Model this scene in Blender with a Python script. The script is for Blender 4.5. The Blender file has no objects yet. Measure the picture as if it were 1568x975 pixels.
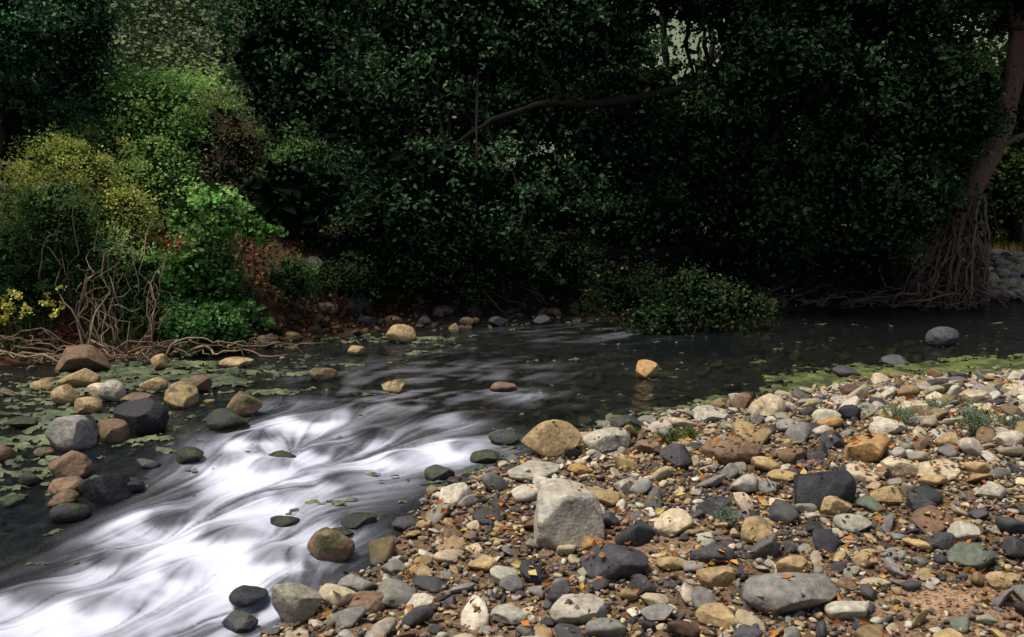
import bpy, math, numpy as np
from mathutils import Vector
rng=np.random.default_rng(7)
scene=bpy.context.scene
# ------------------------------------------------------------------ helpers
def _hash(ix,iy,iz,seed):
    h=(ix.astype(np.int64)*374761393+iy.astype(np.int64)*668265263+iz.astype(np.int64)*2147483647+seed*974634777)&0xffffffff
    h=((h^(h>>13))*1274126177)&0xffffffff
    h=((h^(h>>16))*2246822519)&0xffffffff
    h=h^(h>>15)
    return (h&0xffffff)/float(0xffffff)
def vn(p,seed=0):
    p=np.asarray(p,float); i=np.floor(p).astype(np.int64); f=p-i; f=f*f*(3-2*f)
    r=0
    for a in (0,1):
        for b in (0,1):
            for c in (0,1):
                w=(f[:,0] if a else 1-f[:,0])*(f[:,1] if b else 1-f[:,1])*(f[:,2] if c else 1-f[:,2])
                r=r+w*_hash(i[:,0]+a,i[:,1]+b,i[:,2]+c,seed)
    return r*2-1
def fbm(p,o=4,seed=0):
    r=0;a=1;t=0
    for k in range(o):
        r=r+a*vn(p*(2.03**k)+17.3*k,seed+k); t+=a; a*=.5
    return r/t
def n2(x,y,s,o=3,seed=0):
    return fbm(np.stack([np.asarray(x,float)*s,np.asarray(y,float)*s,np.zeros(np.shape(x))+.37],-1),o,seed)
def sstep(a,b,x):
    t=np.clip((x-a)/(b-a),0,1); return t*t*(3-2*t)
def mk(name,V,F,mat,col=None,smooth=True,parent=None,loc=None,attrs=None):
    V=np.asarray(V,np.float32);F=np.asarray(F,np.int32)
    me=bpy.data.meshes.new(name);n,k=F.shape
    me.vertices.add(len(V));me.vertices.foreach_set('co',V.ravel())
    me.loops.add(n*k);me.loops.foreach_set('vertex_index',F.ravel())
    me.polygons.add(n);me.polygons.foreach_set('loop_start',np.arange(0,n*k,k,dtype=np.int32))
    try: me.polygons.foreach_set('loop_total',np.full(n,k,np.int32))
    except Exception: pass
    me.polygons.foreach_set('use_smooth',np.full(n,smooth,bool))
    me.update(calc_edges=True)
    if col is not None:
        a=me.color_attributes.new(name='col',type='FLOAT_COLOR',domain='POINT')
        c=np.ones((len(V),4),np.float32);c[:,:3]=col;a.data.foreach_set('color',c.ravel())
    for kx,v in (attrs or {}).items():
        a=me.attributes.new(name=kx,type='FLOAT',domain='POINT');a.data.foreach_set('value',np.asarray(v,np.float32))
    me.materials.append(mat)
    ob=bpy.data.objects.new(name,me);scene.collection.objects.link(ob)
    if loc is not None: ob.location=loc
    if parent: ob.parent=parent
    return ob
def empty(name,loc=(0,0,0)):
    e=bpy.data.objects.new(name,None);scene.collection.objects.link(e);e.empty_display_size=.3
    return e
class Acc:
    def __init__(s): s.V=[];s.F=[];s.C=[];s.n=0
    def add(s,V,F,C):
        s.V.append(V);s.F.append(np.asarray(F)+s.n);s.C.append(np.broadcast_to(C,(len(V),3)));s.n+=len(V)
    def make(s,name,mat,smooth=True,parent=None):
        return mk(name,np.concatenate(s.V),np.concatenate(s.F),mat,np.concatenate(s.C),smooth,parent)
def icosph(sub):
    import bmesh
    bm=bmesh.new();bmesh.ops.create_icosphere(bm,subdivisions=sub,radius=1)
    bm.verts.ensure_lookup_table()
    V=np.array([v.co[:] for v in bm.verts]);F=np.array([[v.index for v in f.verts] for f in bm.faces]);bm.free()
    return V,F
# ------------------------------------------------------------------ materials
def nt(name):
    m=bpy.data.materials.new(name);m.use_nodes=True;t=m.node_tree;t.nodes.clear();return m,t
def N(t,ty,**k):
    n=t.nodes.new(ty)
    for a,b in k.items(): setattr(n,a,b)
    return n
def attr_mat(name,rough=.8,spec=.3,nscale=25,namp=.45,bscale=60,bstr=.35,bdist=.01,speck=0):
    m,t=nt(name);L=t.links.new
    out=N(t,'ShaderNodeOutputMaterial');p=N(t,'ShaderNodeBsdfPrincipled')
    at=N(t,'ShaderNodeAttribute',attribute_name='col');tc=N(t,'ShaderNodeTexCoord')
    p.inputs['Roughness'].default_value=rough;p.inputs['Specular IOR Level'].default_value=spec
    colout=at.outputs['Color']
    if namp>0:
        no=N(t,'ShaderNodeTexNoise');no.inputs['Scale'].default_value=nscale;no.inputs['Detail'].default_value=6;no.inputs['Roughness'].default_value=.65
        L(tc.outputs['Object'],no.inputs['Vector'])
        mr=N(t,'ShaderNodeMapRange');mr.inputs['From Min'].default_value=.3;mr.inputs['From Max'].default_value=.7
        mr.inputs['To Min'].default_value=1-namp;mr.inputs['To Max'].default_value=1+namp
        L(no.outputs['Fac'],mr.inputs['Value'])
        mx=N(t,'ShaderNodeVectorMath',operation='SCALE');L(at.outputs['Color'],mx.inputs[0]);L(mr.outputs[0],mx.inputs['Scale'])
        colout=mx.outputs[0]
    if speck>0:
        v=N(t,'ShaderNodeTexVoronoi');v.inputs['Scale'].default_value=speck;L(tc.outputs['Object'],v.inputs['Vector'])
        mm=N(t,'ShaderNodeMapRange');mm.inputs['To Min'].default_value=.5;mm.inputs['To Max'].default_value=1.6
        sp=N(t,'ShaderNodeSeparateColor');L(v.outputs['Color'],sp.inputs[0]);L(sp.outputs[0],mm.inputs['Value'])
        m2=N(t,'ShaderNodeVectorMath',operation='SCALE');L(colout,m2.inputs[0]);L(mm.outputs[0],m2.inputs['Scale']);colout=m2.outputs[0]
    L(colout,p.inputs['Base Color'])
    if bstr>0:
        nb=N(t,'ShaderNodeTexNoise');nb.inputs['Scale'].default_value=bscale;nb.inputs['Detail'].default_value=5
        L(tc.outputs['Object'],nb.inputs['Vector'])
        b=N(t,'ShaderNodeBump');b.inputs['Strength'].default_value=bstr;b.inputs['Distance'].default_value=bdist
        L(nb.outputs['Fac'],b.inputs['Height']);L(b.outputs[0],p.inputs['Normal'])
    L(p.outputs[0],out.inputs['Surface'])
    return m
def leaf_mat(name,tr=.3):
    m,t=nt(name);L=t.links.new
    out=N(t,'ShaderNodeOutputMaterial');d=N(t,'ShaderNodeBsdfDiffuse');at=N(t,'ShaderNodeAttribute',attribute_name='col')
    L(at.outputs['Color'],d.inputs[0])
    if tr<=0: L(d.outputs[0],out.inputs[0]);return m
    r=N(t,'ShaderNodeBsdfTranslucent')
    ms=N(t,'ShaderNodeMixShader');ms.inputs[0].default_value=tr
    L(at.outputs['Color'],r.inputs[0]);L(d.outputs[0],ms.inputs[1]);L(r.outputs[0],ms.inputs[2]);L(ms.outputs[0],out.inputs[0]);return m
M_stone=attr_mat('stone',.72,.35,22,.45,45,.6,.015)
M_gravel=attr_mat('gravel_stone',.75,.3,28,.4,90,.4,.006)
M_ground=attr_mat('ground_soil',.95,.1,6,.35,70,.8,.015,speck=90)
M_leaf=leaf_mat('leaf',.3);M_litter=leaf_mat('fallen_leaf',0);M_oak=leaf_mat('oak_leaf',0)
M_bark=attr_mat('bark',.9,.15,30,.4,60,.6,.01)
M_algae=attr_mat('algae',.6,.4,30,.6,60,.8,.012)
def water_mat():
    m,t=nt('river_water');L=t.links.new
    out=N(t,'ShaderNodeOutputMaterial')
    tc=N(t,'ShaderNodeTexCoord')
    mp=N(t,'ShaderNodeMapping');mp.inputs['Rotation'].default_value=(0,0,math.radians(25));mp.inputs['Scale'].default_value=(6,3.4,4);L(tc.outputs['Object'],mp.inputs['Vector'])
    no=N(t,'ShaderNodeTexNoise');no.inputs['Scale'].default_value=1.5;no.inputs['Detail'].default_value=5;no.inputs['Distortion'].default_value=.6;L(mp.outputs[0],no.inputs['Vector'])
    b=N(t,'ShaderNodeBump');b.inputs['Strength'].default_value=.7;b.inputs['Distance'].default_value=.06;L(no.outputs['Fac'],b.inputs['Height'])
    gl=N(t,'ShaderNodeBsdfGlossy');gl.inputs['Roughness'].default_value=.14;gl.inputs['Color'].default_value=(.85,.88,1,1);L(b.outputs[0],gl.inputs['Normal'])
    tr=N(t,'ShaderNodeBsdfTransparent');tr.inputs['Color'].default_value=(.50,.52,.46,1)
    df=N(t,'ShaderNodeBsdfDiffuse');df.inputs['Color'].default_value=(.014,.019,.022,1)
    m0=N(t,'ShaderNodeMixShader');m0.inputs[0].default_value=.3;L(tr.outputs[0],m0.inputs[1]);L(df.outputs[0],m0.inputs[2])
    fr=N(t,'ShaderNodeFresnel');fr.inputs['IOR'].default_value=1.38;L(b.outputs[0],fr.inputs['Normal'])
    m1=N(t,'ShaderNodeMixShader');L(fr.outputs[0],m1.inputs[0]);L(m0.outputs[0],m1.inputs[1]);L(gl.outputs[0],m1.inputs[2])
    fo=N(t,'ShaderNodeBsdfDiffuse');fo.inputs['Color'].default_value=(.62,.64,.76,1)
    fa=N(t,'ShaderNodeAttribute',attribute_name='foam_sheen')
    m2=N(t,'ShaderNodeMixShader');L(fa.outputs['Fac'],m2.inputs[0]);L(m1.outputs[0],m2.inputs[1]);L(fo.outputs[0],m2.inputs[2])
    L(m2.outputs[0],out.inputs['Surface']);return m
M_water=water_mat()
# ------------------------------------------------------------------ terrain functions
barP=np.array([(-5,-20),(-3,-1),(-2.2,1.5),(-1.6,3),(-1.24,4.13),(-1.23,4.65),(-1.04,4.99),(-.71,5.7),(-.59,6.48),(.03,7.12),(1.18,8.13),(1.94,8.6),(3.31,9.59),(5.3,10.1),(9,11.2),(14,13),(30,16),(400,30),(400,-20)],float)
bankP=np.array([(400,45),(30,24),(14,18.5),(8.3,16),(6.4,15.7),(3.5,14.5),(1.06,13.9),(-1.58,12.95),(-2.93,11.45),(-5.45,10.4),(-7,9.4),(-8.3,7),(-9,3),(-10,-20),(-400,-20),(-400,600),(400,600)],float)
def sdist(x,y,P,open_n):
    x=np.asarray(x,float);y=np.asarray(y,float)
    d=np.full(x.shape,1e9);ins=np.zeros(x.shape,bool);n=len(P)
    for i in range(n):
        a=P[i];b=P[(i+1)%n]
        if i<open_n:
            e=b-a;t=np.clip(((x-a[0])*e[0]+(y-a[1])*e[1])/(e@e),0,1)
            d=np.minimum(d,np.hypot(x-a[0]-t*e[0],y-a[1]-t*e[1]))
        c=((a[1]>y)!=(b[1]>y))
        with np.errstate(divide='ignore',invalid='ignore'):
            xx=(b[0]-a[0])*(y-a[1])/(b[1]-a[1]+1e-12)+a[0]
        ins^=(c&(x<xx))
    return np.where(ins,d,-d)
def W(x,y):
    return -.30*(1-sstep(4.2,8.4,np.asarray(y,float)+.15*np.asarray(x,float)))
def relh(x,y):
    jx=x+.12*n2(x,y,2.2,2,5);jy=y+.12*n2(x,y,2.2,2,9)
    db=sdist(jx,jy,barP,17);dk=sdist(jx,jy,bankP,13)
    bar=.01+.20*(1-np.exp(-np.maximum(db,0)/2.2))+.04*n2(x,y,1.1,3,3)*sstep(0,.6,db)
    hb=.35+.35*sstep(8,3,x)+.45*sstep(-1,-3.5,x)
    bank=hb*sstep(-.1,1.7,dk)+.12*n2(x,y,1.3,3,31)*sstep(0,1,dk)+.02*np.maximum(dk-2,0)
    far=sstep(45,330,y-.10*x)*95*(1+.25*n2(x,y,.012,3,71))
    dw=np.minimum(-db,-dk)
    bed=-(.05+.28*sstep(0,1.3,dw))+.05*n2(x,y,2.5,3,55)
    return np.where(db>0,bar,np.where(dk>0,bank+far,bed)),db,dk
def H(x,y):
    x=np.atleast_1d(np.asarray(x,float));y=np.atleast_1d(np.asarray(y,float))
    return relh(x,y)[0]+W(x,y)
def h1(x,y): return float(H(x,y)[0])
# ------------------------------------------------------------------ camera
CH=2.0;TH=math.atan(217.5/1524)
cd=bpy.data.cameras.new('camera');cam=bpy.data.objects.new('camera',cd);scene.collection.objects.link(cam)
cam.location=(0,0,CH);cam.rotation_euler=(math.radians(90)-TH,0,0);cd.lens=35;cd.sensor_width=36;cd.clip_end=2000
scene.camera=cam
def G(u,v):  # surveyed sight line -> point on the real terrain / water surface
    a=(u-784)/1524;b=-(v-487.5)/1524
    d=np.array([a,math.cos(TH)+b*math.sin(TH),-math.sin(TH)+b*math.cos(TH)])
    k=np.linspace(3,60,1500);x=k*d[0];y=k*d[1];z=CH+k*d[2]
    g=np.maximum(H(x,y),W(x,y));i=np.argmax(z<g)
    return x[i],y[i],g[i],k[i]
# ------------------------------------------------------------------ ground
def axis(parts):
    o=[]
    for a,b,s in parts: o+=list(np.arange(a,b,s))
    return np.array(o+[parts[-1][1]])
gx=axis([(-400,-60,10),(-60,-14,2),(-14,-7,.25),(-7,9,.06),(9,16,.25),(16,60,2),(60,400,20)])
gy=axis([(-20,0,1),(0,3,.2),(3,17,.06),(17,30,.25),(30,80,2),(80,600,8)])
def grid(ax,ay):
    X,Y=np.meshgrid(ax,ay);nx,ny=len(ax),len(ay)
    i=np.arange(nx*ny).reshape(ny,nx)
    F=np.stack([i[:-1,:-1],i[:-1,1:],i[1:,1:],i[1:,:-1]],-1).reshape(-1,4)
    return X.ravel(),Y.ravel(),F
def sandy(x,y):
    s=np.exp(-(((x-2.2)/.6)**2+((y-4.75)/.2)**2))+.8*np.exp(-(((x-.75)/.3)**2+((y-5.35)/.2)**2))+.7*np.exp(-(((x-.1)/.4)**2+((y-4.75)/.18)**2))+.5*np.exp(-(((x-1.1)/.2)**2+((y-5.5)/.2)**2))
    return s
X,Y,F=grid(gx,gy);R,db,dk=relh(X,Y);Z=R+W(X,Y)
nA=n2(X,Y,1.5,4,101)[:,None];nB=n2(X,Y,.5,3,111)[:,None]
c_bar=np.array([.125,.083,.052])*(1+.35*nA)+np.array([.15,.095,.055])*np.clip(sandy(X,Y),0,1)[:,None]
c_bed=np.array([.075,.068,.045])*(1+.4*nA)
redz=sstep(-.6,-2.2,X)[:,None]
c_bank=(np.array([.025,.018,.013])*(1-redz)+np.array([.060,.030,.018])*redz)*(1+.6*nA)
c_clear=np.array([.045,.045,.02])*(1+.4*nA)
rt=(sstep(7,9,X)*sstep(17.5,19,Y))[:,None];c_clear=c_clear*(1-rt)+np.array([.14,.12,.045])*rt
c_hill=np.array([.135,.17,.105])*(1+.25*n2(X,Y,.08,4,121)[:,None])  # distance haze put into the hill colour as a greyed green
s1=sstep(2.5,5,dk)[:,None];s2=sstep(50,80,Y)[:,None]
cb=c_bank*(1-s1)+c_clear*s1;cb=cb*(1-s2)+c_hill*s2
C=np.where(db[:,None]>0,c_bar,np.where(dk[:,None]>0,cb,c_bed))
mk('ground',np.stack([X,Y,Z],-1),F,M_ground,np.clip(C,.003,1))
# ------------------------------------------------------------------ water flow
ctl=np.array([(6,13,-1,-.05),(3,12.5,-1,-.1),(3,10.5,-.95,-.3),(1,12,-.75,-.65),(0,10,-.5,-.85),(1,9,-.85,-.5),(0,7.3,-.9,-.45),(-1,6.6,-.85,-.5),(-1.1,8,-.6,-.8),(-2.2,9,0,-1),(-2.1,7.5,.05,-1),(-1.8,6,-.5,-.85),(-1.5,5.3,-.75,-.65),(-2.2,4.7,-.6,-.8),(-3,5.5,-.5,-.85),(-3.5,8,-.1,-1),(-5,8,-.2,-1),(-4,4,-.6,-.8),(-1.5,3.5,-.6,-.8),(-2,2,-.5,-.85)])
sub=[(-1.62,8.2,.20),(-1.75,7.0,.16),(-2.1,7.2,.16),(-1.2,6.8,.14),(-.8,7.2,.13),(-1.75,5.95,.18),(-1.4,5.65,.16),(-2.2,6.2,.16),(-2.0,7.7,.16),(-2.2,5.1,.16),(-1.25,5.3,.13),(-.35,7.35,.13),(-1.1,7.7,.16),(-2.35,5.65,.13),(-1.0,6.1,.13),(-1.5,6.5,.12),(-1.9,5.5,.12),(-2.6,5.2,.14),(-.3,8.2,.15),(-.9,8.7,.15),(.2,9.2,.15),(-1.4,7.35,.12)]
fx=np.arange(-13,17.01,.1);fy=np.arange(-6,20.01,.1)
FX,FY=np.meshgrid(fx,fy);vx=0;vy=0;ws=0
for x0,y0,dx,dy in ctl:
    w=1/((FX-x0)**2+(FY-y0)**2+.15)**2;vx=vx+w*dx;vy=vy+w*dy;ws=ws+w
vx/=ws;vy/=ws
ang=np.arctan2(vy,vx)+.85*n2(FX.ravel(),FY.ravel(),1.5,3,201).reshape(FX.shape)
for sx,sy,sr in sub:   # deflection around submerged rocks
    rx=FX-sx;ry=FY-sy;g=np.exp(-(rx**2+ry**2)/(2*(sr*1.2)**2))
    side=np.cos(ang)*ry-np.sin(ang)*rx
    ang=ang+1.0*g*np.tanh(side/(sr*.5))
vx=np.cos(ang);vy=np.sin(ang)
def bil(A,x,y,x0,y0,s):
    u=np.clip((x-x0)/s,0,A.shape[1]-1.001);v=np.clip((y-y0)/s,0,A.shape[0]-1.001)
    i=u.astype(int);j=v.astype(int);u=u-i;v=v-j
    return (A[j,i]*(1-u)+A[j,i+1]*u)*(1-v)+(A[j+1,i]*(1-u)+A[j+1,i+1]*u)*v
tex=rng.random((1024,1024))
def tn(x,y,s):
    u=(x/s)%1022;v=(y/s)%1022;i=u.astype(int);j=v.astype(int);u=u-i;v=v-j
    u=u*u*(3-2*u);v=v*v*(3-2*v)
    return (tex[j,i]*(1-u)+tex[j,i+1]*u)*(1-v)+(tex[j+1,i]*(1-u)+tex[j+1,i+1]*u)*v
rapid=[(-1.55,8.15,.35,.6),(-2.0,7.7,.35,.7),(-1.94,7.1,.40,.9),(-.3,7.25,.3,.8),(-1.0,7.1,.4,.8),(-.7,7.6,.4,.35),(-1.55,6.5,.45,.8),(-1.9,5.9,.42,1.),(-2.3,6.1,.25,.8),(-1.3,5.8,.35,.6),(-1.35,5.25,.38,.75),(-2.0,4.9,.55,.85),(-1.8,4.3,.6,.6),(-2.5,4.4,.6,.6),(-2.9,3.4,.9,.5),(-2.1,8.6,.25,.35)]
def rmask(x,y):
    m=np.zeros(x.shape)
    for a,b,r,s in rapid: m=m+s*np.exp(-((x-a)**2+(y-b)**2)/(2*(r*.74)**2))
    return np.clip(m,0,1.1)
# each submerged stone sheds an arc of white water on its downstream side
def src(x,y):
    m=rmask(x,y)
    e=np.zeros(x.shape)
    for sx,sy,sr in sub:
        a=bil(ang,np.array([sx]),np.array([sy]),-13,-6,.1)[0]
        rx,ry=x-sx,y-sy;d=np.hypot(rx,ry);fwd=(rx*math.cos(a)+ry*math.sin(a))/(d+1e-6)
        e+=1.5*np.exp(-((d-sr*1.15)/(sr*.36))**2)*np.clip(fwd+.3,0,1)
        m=m*(1-.6*np.exp(-(rx**2+ry**2)/(2*(sr*.7)**2)))
    return m,e
wx=axis([(-60,-12,4),(-12,-5.5,.15),(-5.5,1.5,.018),(1.5,9,.06),(9,16,.3),(16,120,4)])
wy=axis([(-18,0,1),(0,3,.1),(3,9.5,.018),(9.5,15,.05),(15,20,.2),(20,45,2)])
X,Y,F=grid(wx,wy)
act=(X>-6)&(X<7)&(Y>2)&(Y<15)
ax_,ay_=X[act],Y[act]
def lic(dirn,n,st,want_src=False):
    x=ax_.copy();y=ay_.copy();acc=0;sm=0;se=0;wt=0;acf=0
    for k in range(n):
        a1=bil(vx,x,y,-13,-6,.1);a2=bil(vy,x,y,-13,-6,.1)
        x=x+dirn*st*a1;y=y+dirn*st*a2
        acc=acc+tn(x+5,y+3,.11);acf=acf+tn(x,y,.03)
        if want_src and k%2==0:
            m,e=src(x,y);w=(1-k/n)**1.6;sm=sm+m*w;se=se+e*w;wt+=w
    return acc/n,(sm/wt if want_src else 0),(se/wt if want_src else 0),acf/n
La,sm,se,Fa=lic(-1,24,.022,True);Lb,_,_,Fb=lic(1,11,.022)
nz=lambda a:(a-a.mean())/a.std()
Lc=nz(La*24+Lb*11);Lf=nz(Fa*24+Fb*11)
m0,e0=src(ax_,ay_)
base=.42*sm+.58*m0
big=n2(ax_,ay_,2.4,3,301)
near=sstep(10,8.5,ay_)*sstep(-2.9,-2,ax_)
veil=base*np.clip(.42+.17*Lc+.12*Lf+.34*big,.12,2)
crest=np.clip(se*2.1*base*(1+.32*Lc+.26*Lf)-.05,0,2)
foam_sheen=veil+crest+.32*se*near*(1+.3*Lf)
rif=.34*np.exp(-((ax_-.9)**2/.8+(ay_-12.7)**2/.4))+.26*np.exp(-((ax_+.6)**2/1.5+(ay_-10)**2/1.8))+.32*np.exp(-((ax_+.9)**2/.9+(ay_-8.9)**2/.6))  # riffle patches: sky reflection painted as pale cover on the water
foam_sheen=foam_sheen+rif*np.clip(.12+.16*Lc+.7*n2(ax_*.6,ay_*1.4,3.5,3,305),0,1)*.8
foam_sheen=np.clip(foam_sheen,0,1.4)
foam_sheen=1-np.exp(-1.45*foam_sheen**1.12)
Foam_sheen=np.zeros(len(X));Foam_sheen[act]=np.clip(foam_sheen*1.12,0,.97)
Zw=W(X,Y).copy()
wav=np.zeros(len(X));wav[act]=base*(.05*n2(ax_,ay_,2.4,3,311)+.003*Lc)+.0015*Lc+.012*n2(ax_,ay_,3.0,3,333)
for sx,sy,sr in sub:
    wav+=.045*np.exp(-((X-sx)**2+(Y-sy)**2)/(2*(sr*.8)**2))*np.where(sy>8,.4,1)
Zw+=wav
mk('river_water',np.stack([X,Y,Zw],-1),F,M_water,attrs={'foam_sheen':Foam_sheen})
# ------------------------------------------------------------------ stones
def stone_shape(V,r,cuts=9,lo=.55,hi=.9,noise=.06,nf=2.0,soft=.0,box=False):
    P=V.copy()
    if box:
        for n,d in [((1,.1,.05),.66),((-1,.15,.1),.68),((.12,-1,.22),.62),((0,1,.1),.65),((.15,-.15,1),.66),((0,0,-1),.7),((.6,-.6,.5),.78),((-.55,-.4,.75),.76),((.7,0,.7),.8)]:
            n=np.array(n,float);n/=np.linalg.norm(n);s=P@n;P=P-np.maximum(s-d,0)[:,None]*n*.82
        cuts=3;lo=.72;noise=.13
    for k in range(cuts):
        n=r.normal(size=3);n/=np.linalg.norm(n);d=r.uniform(lo,hi)
        s=P@n;ov=np.maximum(s-d,0);P=P-ov[:,None]*n*(1-soft)
    off=r.uniform(0,50,3)
    P=P*(1+noise*fbm(P*nf+off,3,int(r.integers(1e6))))[:,None]
    return P/np.abs(P).max(0)
pal={'cream':(.44,.36,.235),'pale':(.46,.415,.32),'lgrey':(.34,.31,.25),'grey':(.19,.178,.158),'dark':(.058,.056,.060),'black':(.024,.024,.027),'tan':(.33,.235,.115),'orange':(.37,.22,.09),'brown':(.165,.105,.062),'red':(.15,.088,.062),'green':(.11,.13,.095),'grey2':(.25,.225,.17)}
S4,F4=icosph(5);S3,F3=icosph(3);S2,F2=icosph(2)
hero=[ # sight u,v, w,h,colour,moss,cuts
(870,842,112,96,'lgrey',0,99),(845,703,98,54,'tan',0,5),(695,777,56,36,'pale',0,7),(503,867,76,52,'brown',.1,3),(445,960,86,70,'grey2',0,5),
(1262,787,118,68,'black',0,8),(1337,713,86,44,'orange',0,6),(1225,950,158,56,'grey',0,4),(950,897,118,58,'dark',0,8),(893,967,102,44,'lgrey',0,6),
(1178,640,62,34,'cream',0,5),(1125,712,95,38,'brown',0,7),(1405,640,50,30,'cream',0,6),(1365,668,72,24,'pale',0,6),(1042,722,58,38,'dark',0,6),
(915,780,78,28,'tan',0,5),(820,740,92,22,'lgrey',0,6),(930,692,78,34,'lgrey',0,7),(1035,822,62,36,'cream',0,6),(1100,907,60,36,'tan',0,5),
(1095,872,74,32,'dark',0,6),(1165,837,68,36,'tan',0,5),(1220,892,56,34,'tan',0,6),(1285,792,56,30,'tan',0,6),(1370,782,62,28,'tan',0,6),
(1500,882,72,38,'green',0,5),(1450,847,54,26,'dark',0,7),(1545,912,56,30,'tan',0,5),(1415,792,52,34,'dark',0,6),(1105,968,72,30,'tan',0,5),
(865,930,54,36,'dark',0,6),(985,918,48,30,'dark',0,7),(545,915,64,30,'grey',0,6),(640,935,48,20,'pale',0,5),(1100,800,60,38,'dark',0,6),
(1300,580,46,18,'dark',0,5),(1378,562,46,16,'dark',0,5),(770,682,52,22,'dark',.5,4),(672,738,48,20,'dark',.3,4),(740,712,60,16,'dark',.3,4),(960,662,50,22,'dark',.6,4),
(1000,700,50,26,'brown',0,6),(1140,630,40,26,'brown',0,6),(1090,650,52,22,'lgrey',0,6),(1280,690,44,28,'dark',0,7),(1215,712,50,24,'brown',0,7),(1460,690,44,26,'tan',0,6),
(1520,770,50,26,'pale',0,6),(960,760,46,24,'lgrey',0,6),(1300,910,40,22,'brown',0,6),(740,880,50,20,'tan',0,5),(640,890,46,22,'tan',0,6),(780,960,60,26,'lgrey',0,6),(560,945,70,30,'brown',0,6),(1010,960,56,26,'grey',0,6),(1385,735,66,26,'cream',0,6),(1440,735,80,24,'cream',0,6),(1180,760,46,22,'grey',0,6),(1330,875,40,22,'tan',0,6),(1500,620,50,20,'cream',0,6),(1550,690,50,26,'pale',0,6),
(612,526,48,28,'tan',0,5),(545,546,28,16,'tan',0,4),(600,602,38,20,'tan',.2,4),(990,581,44,28,'orange',0,4),(1452,532,54,30,'dark',0,5),(770,601,44,14,'red',.1,4),
(243,568,32,25,'tan',0,3),(110,574,90,40,'brown',0,6),(115,600,72,34,'tan',0,4),(95,621,44,30,'tan',0,3),(148,614,50,26,'cream',0,4),(168,618,42,34,'lgrey',0,5),(128,637,46,26,'tan',0,4),
(100,692,74,54,'grey',0,5),(202,668,90,56,'black',0,6),(165,682,54,44,'brown',0,4),(133,682,30,46,'dark',0,5),(273,626,50,38,'tan',.1,3),(230,601,46,22,'tan',0,4),(302,602,38,26,'brown',0,4),
(370,641,56,40,'brown',.2,5),(342,663,68,32,'black',.25,5),(360,564,52,14,'tan',0,4),(487,586,52,20,'brown',.1,5),(98,737,68,42,'brown',0,4),(95,762,56,30,'brown',0,4),(90,782,50,28,'brown',.05,4),(152,777,80,50,'black',.05,4),(98,803,62,26,'black',.25,4),
(-5,712,40,30,'brown',0,4),(282,713,56,24,'black',.45,4),(40,745,40,22,'black',.4,4),(190,760,50,24,'black',.4,4),(205,625,50,18,'brown',0,5),(60,600,36,16,'tan',0,4),(432,706,46,12,'black',.5,4),(430,808,50,10,'black',.4,4),(548,815,60,20,'black',.4,4),(375,932,60,24,'black',.4,4),(360,970,60,24,'dark',.2,4),(520,830,50,14,'black',.4,4),(620,815,46,18,'dark',.2,5),
(433,432,16,20,'pale',0,5),(480,415,40,22,'grey',0,5),(455,405,26,14,'brown',0,5),(545,480,40,26,'dark',0,5),(600,500,30,16,'brown',0,5),(650,498,24,14,'dark',0,5),(716,500,26,14,'brown',0,5),(760,500,28,14,'dark',0,5),(520,455,32,20,'dark',0,5),(500,480,34,20,'brown',0,5),(560,500,36,18,'dark',0,5),(830,497,28,14,'dark',0,5),(680,485,36,18,'dark',0,5),
(25,660,50,18,'black',.4,4),(60,700,34,12,'brown',.3,4),(220,720,44,14,'dark',.4,4),(10,780,44,14,'black',.4,4),
]
hs=.015;hx0,hy0=-2.5,2.0
hg=np.full((620,760),-9.)
def stamp(x,y,rx,ry,zt,zb):
    r=max(rx,ry);i0=max(int((x-r-hx0)/hs),0);i1=min(int((x+r-hx0)/hs)+1,hg.shape[1]);j0=max(int((y-r-hy0)/hs),0);j1=min(int((y+r-hy0)/hs)+1,hg.shape[0])
    if i1<=i0 or j1<=j0: return
    xs=hx0+np.arange(i0,i1)*hs;ys=hy0+np.arange(j0,j1)*hs
    q=((xs[None]-x)**2+(ys[:,None]-y)**2)/(r*r)
    zz=np.where(q<1,zb+(zt-zb)*np.sqrt(np.clip(1-q,0,1)),-9)
    hg[j0:j1,i0:i1]=np.maximum(hg[j0:j1,i0:i1],zz)
taken=[]
rr=np.random.default_rng(21)
for (u,v,w,h,cn,moss,cuts) in hero:
    x,y,z,k=G(u,v)
    wd=w*k/1524;hh=h*k/1524
    c=np.array(pal[cn])*rr.uniform(.9,1.12)
    box=cuts==99
    P=stone_shape(S4,rr,cuts+4,.5,.86,.10,1.5,soft=.12,box=box)
    dep=wd*rr.uniform(.7,.95)
    P=P*np.array([wd/2,dep/2,hh*.62])
    cx,cy=x,y+dep*.42
    cz=z+hh*.36
    a=rr.uniform(-.25,.25);ca,sa=math.cos(a),math.sin(a)
    P=np.stack([P[:,0]*ca-P[:,1]*sa,P[:,0]*sa+P[:,1]*ca,P[:,2]],-1)
    col=np.tile(c,(len(P),1))*(1+.3*fbm(P*9/max(wd,.1)*.3+u,3,3))[:,None]
    if moss>0:
        g=sstep(.25-.9*moss,.6-.6*moss,fbm(P*14+v,4,8)*1.2+.25*P[:,2]/hh)[:,None]*.8
        col=col*(1-g)+np.array([.035,.05,.014])*g*(1+.5*fbm(P*40,2,4))[:,None]
    wl=float(W(x,y))
    if z<=wl+.03:
        wet=(1-sstep(wl+.01,wl+.045,P[:,2]+cz))[:,None];col=col*(1-.6*wet)
    mk('river_rock',P,F4,M_stone,np.clip(col,.005,1),loc=(cx,cy,cz))
    stamp(cx,cy,wd/2,dep/2,cz+hh*.6,z)
    taken.append((cx,cy,wd*.42))
var3=[stone_shape(S3,rng,11,.45,.82,.07,2.,.03) for _ in range(16)]
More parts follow.
